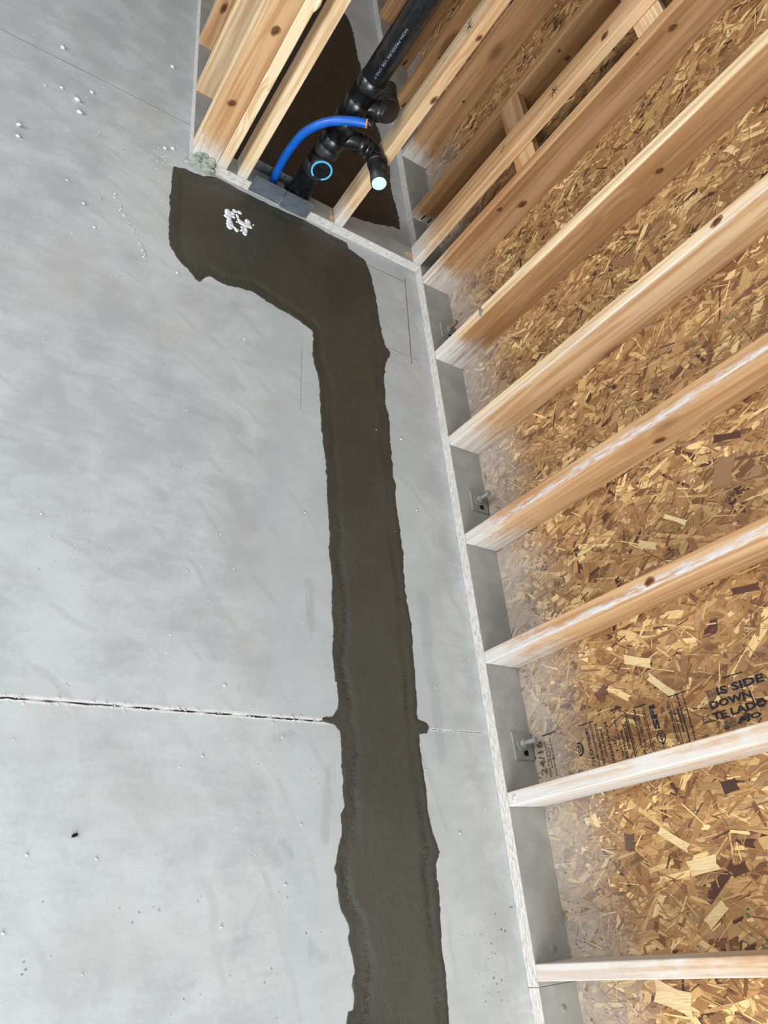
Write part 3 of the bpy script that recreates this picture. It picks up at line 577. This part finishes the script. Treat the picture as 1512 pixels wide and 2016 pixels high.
def patch(name, poly, step, hmax, ridge_d, seed, zmin=.0003):
    # roughen the outline, fill with a jittered grid, triangulate, raise
    out = []
    for i, p in enumerate(poly):
        q = poly[(i + 1) % len(poly)]; L = math.hypot(q[0]-p[0], q[1]-p[1]); n = max(1, int(L / .006))
        nx, ny = (q[1]-p[1]) / max(L, 1e-6), -(q[0]-p[0]) / max(L, 1e-6)
        for k in range(n):
            t = k / n; x = p[0] + (q[0]-p[0]) * t; y = p[1] + (q[1]-p[1]) * t
            j = .004 * mnoise.noise((x * 45, y * 45, seed)) + .002 * mnoise.noise((x * 140, y * 140, seed))
            if y > PY - .012 and y < PY + .2: j = min(j, 0) * .3
            out.append((x + nx * j, y + ny * j))
    A = np.array(out); B = np.roll(A, -1, 0)
    lo, hi = A.min(0), A.max(0)
    gx, gy = np.meshgrid(np.arange(lo[0], hi[0], step), np.arange(lo[1], hi[1], step)); G = np.stack([gx.ravel(), gy.ravel()], 1)
    G += np.random.default_rng(seed).uniform(-.28, .28, G.shape) * step
    def dist(G):
        d = np.full(len(G), 9.0); ins = np.zeros(len(G), bool)
        for a, b in zip(A, B):
            e = b - a; pa = G - a; h = np.clip((pa @ e) / max(e @ e, 1e-12), 0, 1); d = np.minimum(d, np.hypot(*(pa - h[:, None] * e).T))
            c = (a[1] > G[:, 1]) != (b[1] > G[:, 1])
            if c.any(): 
                xx = a[0] + (G[:, 1] - a[1]) / (b[1] - a[1] + 1e-15) * e[0]; ins ^= c & (G[:, 0] < xx)
        return d, ins
    d, ins = dist(G); keep = ins & (d > step * .45); G = G[keep]; d = d[keep]
    pts = [Vector(p) for p in out] + [Vector(p) for p in G]; n0 = len(out)
    vs, es, fs, *_ = geometry.delaunay_2d_cdt(pts, [(i, (i + 1) % n0) for i in range(n0)], [], 1, 1e-6)
    V = np.array([v[:] for v in vs]); d, _ = dist(V)
    Z = np.zeros(len(V)); K = np.zeros(len(V))
    for i, (x, y) in enumerate(V):
        e = d[i]; rd = ridge_d * (1 + .5 * mnoise.noise((x * 6, y * 6, 4 + seed)))
        edge = min(1, e / .008); body = min(1, max(0, (e - rd) / .02))
        rk = math.exp(-((e - rd) / .008) ** 2) * min(1, max(0, .65 + 1.5 * mnoise.noise((x * 9, y * 9, 11 + seed))))
        z = .0012 * edge + (hmax - .0012) * body + .0011 * mnoise.noise((x * 14, y * 9, 2)) * edge + .0005 * mnoise.noise((x * 60, y * 45, 5)) * edge
        z += rk * (.0024 * mnoise.noise((x * 110, y * 110, 3)) - .0004)
        Z[i] = max(zmin, z); K[i] = rk
    Z[d < 1e-5] = zmin - .001
    me = bpy.data.meshes.new(name); me.from_pydata([(x, y, z) for (x, y), z in zip(V, Z)], [], [list(f) for f in fs]); me.update()
    for nm, arr in (('edge', d), ('ridge', K)):
        a = me.attributes.new(nm, 'FLOAT', 'POINT'); a.data.foreach_set('value', arr.astype(np.float32))
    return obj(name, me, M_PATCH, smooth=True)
PATCH = [(-.56, -.45)] + PATCH + [(PATCH[-1][0] + .005, -.45)]
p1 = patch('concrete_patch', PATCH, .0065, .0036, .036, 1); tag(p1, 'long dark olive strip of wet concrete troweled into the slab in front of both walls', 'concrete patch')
P2 = [(-.905, 2.634), (-.56, 2.634), (-.42, 2.65), (-.30, 2.690), (-.20, 2.715), (-.148, 2.735), (-.07, 2.765), (-.038, 2.772), (-.042, 2.90), (-.058, 3.03), (-.05, 3.217), (-.085, 3.45), (-.13, 3.65), (-.150, 3.80), (-.142, 3.92), (-.160, 4.10), (-.165, 4.226), (-.19, 4.33), (-.25, 4.42), (-.45, 4.50), (-.905, 4.52)]  # left part spread over the closet floor to stand for its shade
p2 = patch('concrete_patch', P2, .016, .003, .03, 5); tag(p2, 'wet concrete patch with painted shade on the floor behind the plumbing wall studs', 'concrete patch')

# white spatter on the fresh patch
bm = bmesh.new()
for i, (x, y, r) in enumerate(BLOBS): lump(bm, (x, y, .0050), r * 1.22, r * 1.22, .0019, i, 2, .35)  # flat white domes of varying size
sp = obj('white_blobs', bm, M_BLOB, smooth=True); tag(sp, 'small broken cluster of flat white blobs on the dark wet concrete', 'blobs')

# ---------------------------------------------------------------- loose crumbs on the slab
def crumb_bm(bm, x, y, r, seed):
    lump(bm, (x, y, r * .45), r * random.uniform(.9, 1.4), r * random.uniform(.7, 1.1), r * .6, seed, 1, .7)
CR = [(-1.378, 2.574, .011, 'largest pale crumb of concrete on the slab left of the corner studs'), (-1.366, 2.522, .008, 'pale round concrete crumb just in front of the largest crumb'), (-1.521, 2.327, .010, 'oblong white concrete crumb near the left edge of the slab'),
      (-1.451, 2.811, .008, 'grey concrete crumb beyond the hairline crack at upper left'), (-1.341, 2.653, .007, 'small dark grey crumb beside the hairline crack'), (-1.082, 3.041, .007, 'white crumb on the slab beside the left partition studs'),
      (-1.085, 2.55, .007, 'left crumb of the pair by the partition corner'), (-1.057, 2.568, .007, 'right crumb of the pair by the partition corner'), (-1.313, 2.112, .006, 'white crumb lying below the scraped mark on the slab'), (-1.516, 2.279, .006, 'small crumb just in front of the oblong white crumb')]
for i, (x, y, r, lab) in enumerate(CR):
    bm = bmesh.new(); crumb_bm(bm, 0, 0, r, i); o = obj('concrete_crumb', bm, M_CRUMB, loc=(x, y, 0), smooth=True); tag(o, lab, 'crumb', 'loose concrete crumbs on the slab')
bm = bmesh.new()
more = [(-1.43, 2.599), (-1.477, 2.57), (-1.366, 2.182), (-1.015, 1.982), (-1.272, 2.033), (-.163, 1.336), (-.159, .344), (-.299, 1.618), (-.19, 1.616)]
for x, y in more: crumb_bm(bm, x, y, random.uniform(.003, .005), random.random() * 99)
pl = [(-1.24, 2.22), (-1.20, 2.15), (-1.165, 2.09), (-1.13, 2.03), (-1.12, 1.99)]
for (a, b), (c, d) in zip(pl, pl[1:]):
    for k in range(9): t = random.random(); crumb_bm(bm, a + (c-a)*t + random.gauss(0, .004), b + (d-b)*t + random.gauss(0, .004), random.uniform(.0012, .003), random.random() * 99)
for k in range(26): crumb_bm(bm, random.gauss(-1.10, .035), random.gauss(2.50, .03), random.uniform(.0012, .003), random.random() * 99)
for k in range(150):
    x = random.uniform(-1.7, -.56); y = random.uniform(.1, 3.0)
    if y > 2.0 and x > -1.02: continue
    crumb_bm(bm, x, y, random.choice((.0011, .0014, .0018, .0026)), random.random() * 99)
for k in range(36): crumb_bm(bm, random.uniform(-.28, -.02), random.uniform(.1, 1.9), random.choice((.0011, .0015, .002)), random.random() * 99)
for k in range(130): crumb_bm(bm, random.uniform(-2.0, -.59), .615 + random.gauss(0, .005), random.uniform(.001, .0026), random.random() * 99)
for k in range(40): crumb_bm(bm, random.uniform(-.22, -.01), .615 + random.gauss(0, .003), random.uniform(.0008, .0015), random.random() * 99)
o = obj('concrete_grit', bm, M_CRUMB, smooth=True); tag(o, 'fine pale grit scattered over the grey slab and along its joint', 'grit', kind='stuff')
bm = bmesh.new(); lump(bm, (0, 0, .0015), .0065, .0035, .002, 4, 2, .5); o = obj('dark_chip', bm, M_DARK, loc=(-1.148, .355, 0), rot=(0, 0, .4), smooth=True); tag(o, 'small dark chip lying on the pale slab at lower left', 'chip')

# ---------------------------------------------------------------- anchor bolts on the sill
def anchor(x, y, rz, rod_m, lab, tilt):
    root = empty('anchor_bolt', (x, y, T)); root.rotation_euler = (0, 0, rz); tag(root, lab, 'bolt', 'anchor bolts in the exterior sill plate')
    bm = bmesh.new(); bx(bm, -.034, .042, -.046, .034, 0, .006); bevel(bm, .0012); obj('plate_washer', bm, M_GALVD, root)
    bm = bmesh.new(); bm.faces.new([bm.verts.new((.010 + .006 * math.cos(t) + (.010 if math.cos(t) > 0 else -.010) * .4, -.026 + .009 * math.sin(t), .0064)) for t in [2 * math.pi * i / 16 for i in range(16)]]); obj('slot', bm, M_DARK, root)
    bm = bmesh.new(); tube(bm, [(0, 0, .0062), (0, 0, .0066), (0, 0, .0088), (0, 0, .0092)], [.0205, .0215, .0215, .0205], 32); obj('round_washer', bm, M_GALV, root)
    bm = bmesh.new(); tube(bm, [(0, 0, .0092), (0, 0, .0102), (0, 0, .021), (0, 0, .0225)], [.0125, .0135, .0135, .0118], 6)
    for f in bm.faces: f.smooth = False
    obj('hex_nut', bm, M_GALV, root)
    bm = bmesh.new(); pts = []; rs = []
    for i in range(42):
        z = .020 + .043 * i / 41; pts.append((tilt * (z - .02), 0, z)); rs.append(.0080 if i % 2 else .0072)
    tube(bm, pts, rs, 16); obj('threaded_rod', bm, rod_m, root)
anchor(.089, .579, .02, M_GALV, 'bright anchor bolt with square washer beside the stamped sheathing', .05)
anchor(.090, 1.418, -.02, M_GALV, 'grey anchor bolt with square washer in the middle of the three on the sill plate', .0)
anchor(.089, 2.216, .0, M_RUST, 'brown rusty anchor bolt with square washer nearest the wall corner', .0)
# painted-over nail heads on the near sill
for x, y in ((.075, .055), (.075, -.075)):
    bm = bmesh.new(); tube(bm, [(0, 0, 0), (0, 0, .0012), (0, 0, .002)], [.009, .009, .005], 16); bx(bm, -.004, .004, -.001, .001, .002, .0026)
    o = obj('nail_head', bm, M_GALVD, wr, (x, y, T))

# ---------------------------------------------------------------- guard plates either side of the pipes
def guard(x0, x1, y, z0, z1, lab, tilt=0):
    bm = bmesh.new(); bx(bm, 0, x1 - x0, -.0035, .0, 0, z1 - z0); bevel(bm, .0008, 1)
    o = obj('guard_plate', bm, M_GUARD, loc=(x0, y, z0), rot=(tilt, 0, 0)); tag(o, lab, 'plate', 'flat grey plates guarding the pipes')
guard(-.775, -.6505, PY - .0006, .006, .0760, 'left grey guard plate on the front of the bottom plate, under the blue tube')
guard(-.648, -.530, PY - .0006, .004, .0750, 'right grey guard plate on the front of the bottom plate, under the black pipe')
guard(-.790, -.6525, PY + W4 + .0042, .004, .0750, 'left grey guard plate on the back of the bottom plate, behind the blue tube')
guard(-.650, -.527, PY + W4 + .0042, .004, .0750, 'right grey guard plate on the back of the bottom plate, behind the black pipe')

# ---------------------------------------------------------------- black drain pipe with its fittings
PX, PYY = -.590, PY + W4 / 2
dp = empty('drain_pipe', (PX, PYY, 0)); tag(dp, 'black plastic drain pipe with three side fittings rising through the partition', 'pipe')
def part(name, fn, m, smooth=False):
    bm = bmesh.new(); fn(bm); return obj(name, bm, m, dp)
part('riser', lambda b: tube(b, [(0, 0, .001), (0, 0, HT - .01)], .0440, 40), M_ABS)
def hub(b, z0, z1, r=.0470):
    tube(b, [(0, 0, z0), (0, 0, z0 + .002), (0, 0, z0 + .035), (0, 0, z0 + .040), (0, 0, z1 - .040), (0, 0, z1 - .035), (0, 0, z1 - .002), (0, 0, z1)], [r - .002, r, r, r - .003, r - .003, r, r, r - .002], 40)
def cleanout(b):
    hub(b, .165, .292)
    tube(b, [(0, -.02, .222), (0, -.046, .222), (0, -.047, .222), (0, -.062, .222)], [.039, .039, .041, .041], 36)
part('cleanout_tee', cleanout, M_ABSD)
def ring(b):
    y0, y1 = -.0622, -.0655; n = 36; a0 = -math.pi / 2 + .45
    prev = None
    for i in range(n + 1):
        t = a0 + (2 * math.pi - .9) * i / n; c, s = math.cos(t), math.sin(t)
        cur = [b.verts.new((r * c, y, .222 + r * s)) for r, y in ((.0385, y0), (.0385, y1), (.0325, y1), (.0325, y0))]
        if prev:
            for k in range(4): b.faces.new((prev[k], cur[k], cur[(k+1) % 4], prev[(k+1) % 4]))
        else: b.faces.new(cur)
        prev = cur
    b.faces.new(list(reversed(prev)))
part('seal_ring', ring, M_CYAN)
def plug(b):
    tube(b, [(0, -.0615, .222), (0, -.064, .222)], .0323, 32); bx(b, -.018, .018, -.070, -.064, .2185, .2255)
part('cleanout_plug', plug, M_ABS)
def tee(b, zh, zb, xe):
    hub(b, zh - .065, zh + .062)
    # sweeping side inlet
    pts = [(0, 0, zb - .045), (.022, 0, zb - .022), (.045, 0, zb - .006), (.070, 0, zb), (xe, 0, zb)]
    tube(b, pts, [.030, .033, .034, .034, .034], 28)
    tube(b, [(xe - .028, 0, zb), (xe - .027, 0, zb), (xe, 0, zb)], [.034, .0375, .0375], 28)
part('sanitary_tee', lambda b: tee(b, .350, .350, .105), M_ABS)
part('sanitary_tee', lambda b: tee(b, .505, .484, .085), M_ABS)
def elbow(b, x, z, sy, rb=.042):
    pts = [(x - .050, 0, z)] + arc((x, 0, z), (-rb, 0, 0), (0, sy * rb, 0)) + [(x, sy * .062, z)]
    tube(b, pts, .0335, 28)
    tube(b, [(x, sy * .046, z), (x, sy * .047, z), (x, sy * .070, z), (x, sy * .071, z)], [.033, .0372, .0372, .035], 28)
    tube(b, [(x - .052, 0, z), (x - .050, 0, z), (x - .034, 0, z), (x - .033, 0, z)], [.035, .0372, .0372, .033], 28)
part('elbow', lambda b: elbow(b, .157, .348, -1), M_ABS)
part('elbow', lambda b: elbow(b, .124, .486, 1), M_ABSD)
part('stub_pipe', lambda b: tube(b, [(.157, -.06, .347), (.157, -.165, .343)], .0300, 28), M_ABSD)
part('test_cap', lambda b: (tube(b, [(.157, -.1651, .343), (.157, -.1670, .343), (.157, -.1675, .343)], [.0262, .0262, .0245], 28), bx(b, .154, .160, -.169, -.1675, .335, .338)), M_WHITE)
part('stub_pipe', lambda b: tube(b, [(.124, .06, .487), (.124, .152, .498), (.124, .158, .499)], [.0300, .0300, .026], 28), M_ABSD)
# white print wrapped on the riser, reading downwards
def pipe_text(body, z0, z1, h, ang, m):
    me, Q = text_mesh(body, z0 - z1, h, .0)
    r = .0443
    for v, q in zip(me.vertices, Q):
        a = ang + (q[1] - h / 2) / r
        v.co = (r * math.cos(a), r * math.sin(a), z0 - q[0])
    obj('pipe_print', me, m, dp)
pipe_text('NON-PRESSURE USE ONLY', .765, .585, .0085, math.atan2(-2.45, -.98) + .05, M_INKP)

# ---------------------------------------------------------------- blue water tube
wt = empty('water_tube', (-.692, 2.598, T)); tag(wt, 'bright blue flexible tube bending over from the bottom plate in front of the black pipe', 'tube')
HP = [(-.690, 2.598, .0385), (-.697, 2.592, .080), (-.705, 2.584, .14), (-.7085, 2.574, .20), (-.706, 2.560, .272), (-.694, 2.550, .322), (-.670, 2.538, .371), (-.634, 2.522, .415), (-.592, 2.509, .447), (-.560, 2.500, .465)]
def smooth_path(P, n=6):
    P = [Vector(p) for p in P]; out = []
    for i in range(len(P) - 1):
        a, b, c, d = P[max(i-1, 0)], P[i], P[i+1], P[min(i+2, len(P)-1)]
        for k in range(n):
            t = k / n; out.append(.5 * ((2*b) + (c-a)*t + (2*a-5*b+4*c-d)*t*t + (3*b-a-3*c+d)*t**3))
    return out + [P[-1]]
base = Vector(wt.location); path = [p - base for p in smooth_path(HP)]
e = path[-1]; dirn = (path[-1] - path[-3]).normalized()
bm = bmesh.new(); tube(bm, path, .0150, 24); obj('sleeve', bm, M_BLUE, wt)
bm = bmesh.new(); tube(bm, [e - dirn * .002, e + dirn * .004, e + dirn * .0045], [.0152, .0152, .013], 24); obj('rim', bm, M_COPPER, wt)
bm = bmesh.new(); tube(bm, [e + dirn * .0043, e + dirn * .018, e + dirn * .020], [.0140, .0140, .0115], 24); obj('end_plug', bm, M_ABS, wt)

# nails driven through the foot of the far studs, seen as small dark slots
for k, ys in ((9, -.0006), (10, -.0006), (7, -.0006)):
    bm = bmesh.new()
    for x in (.04, .075, .105):
        bm.faces.new([bm.verts.new((x + dx, ys, .012 + dz)) for dx, dz in ((-.004, 0), (.004, 0), (.007, .028), (.001, .030))])
    obj('nail_slot', bm, M_DARK, studs[k])
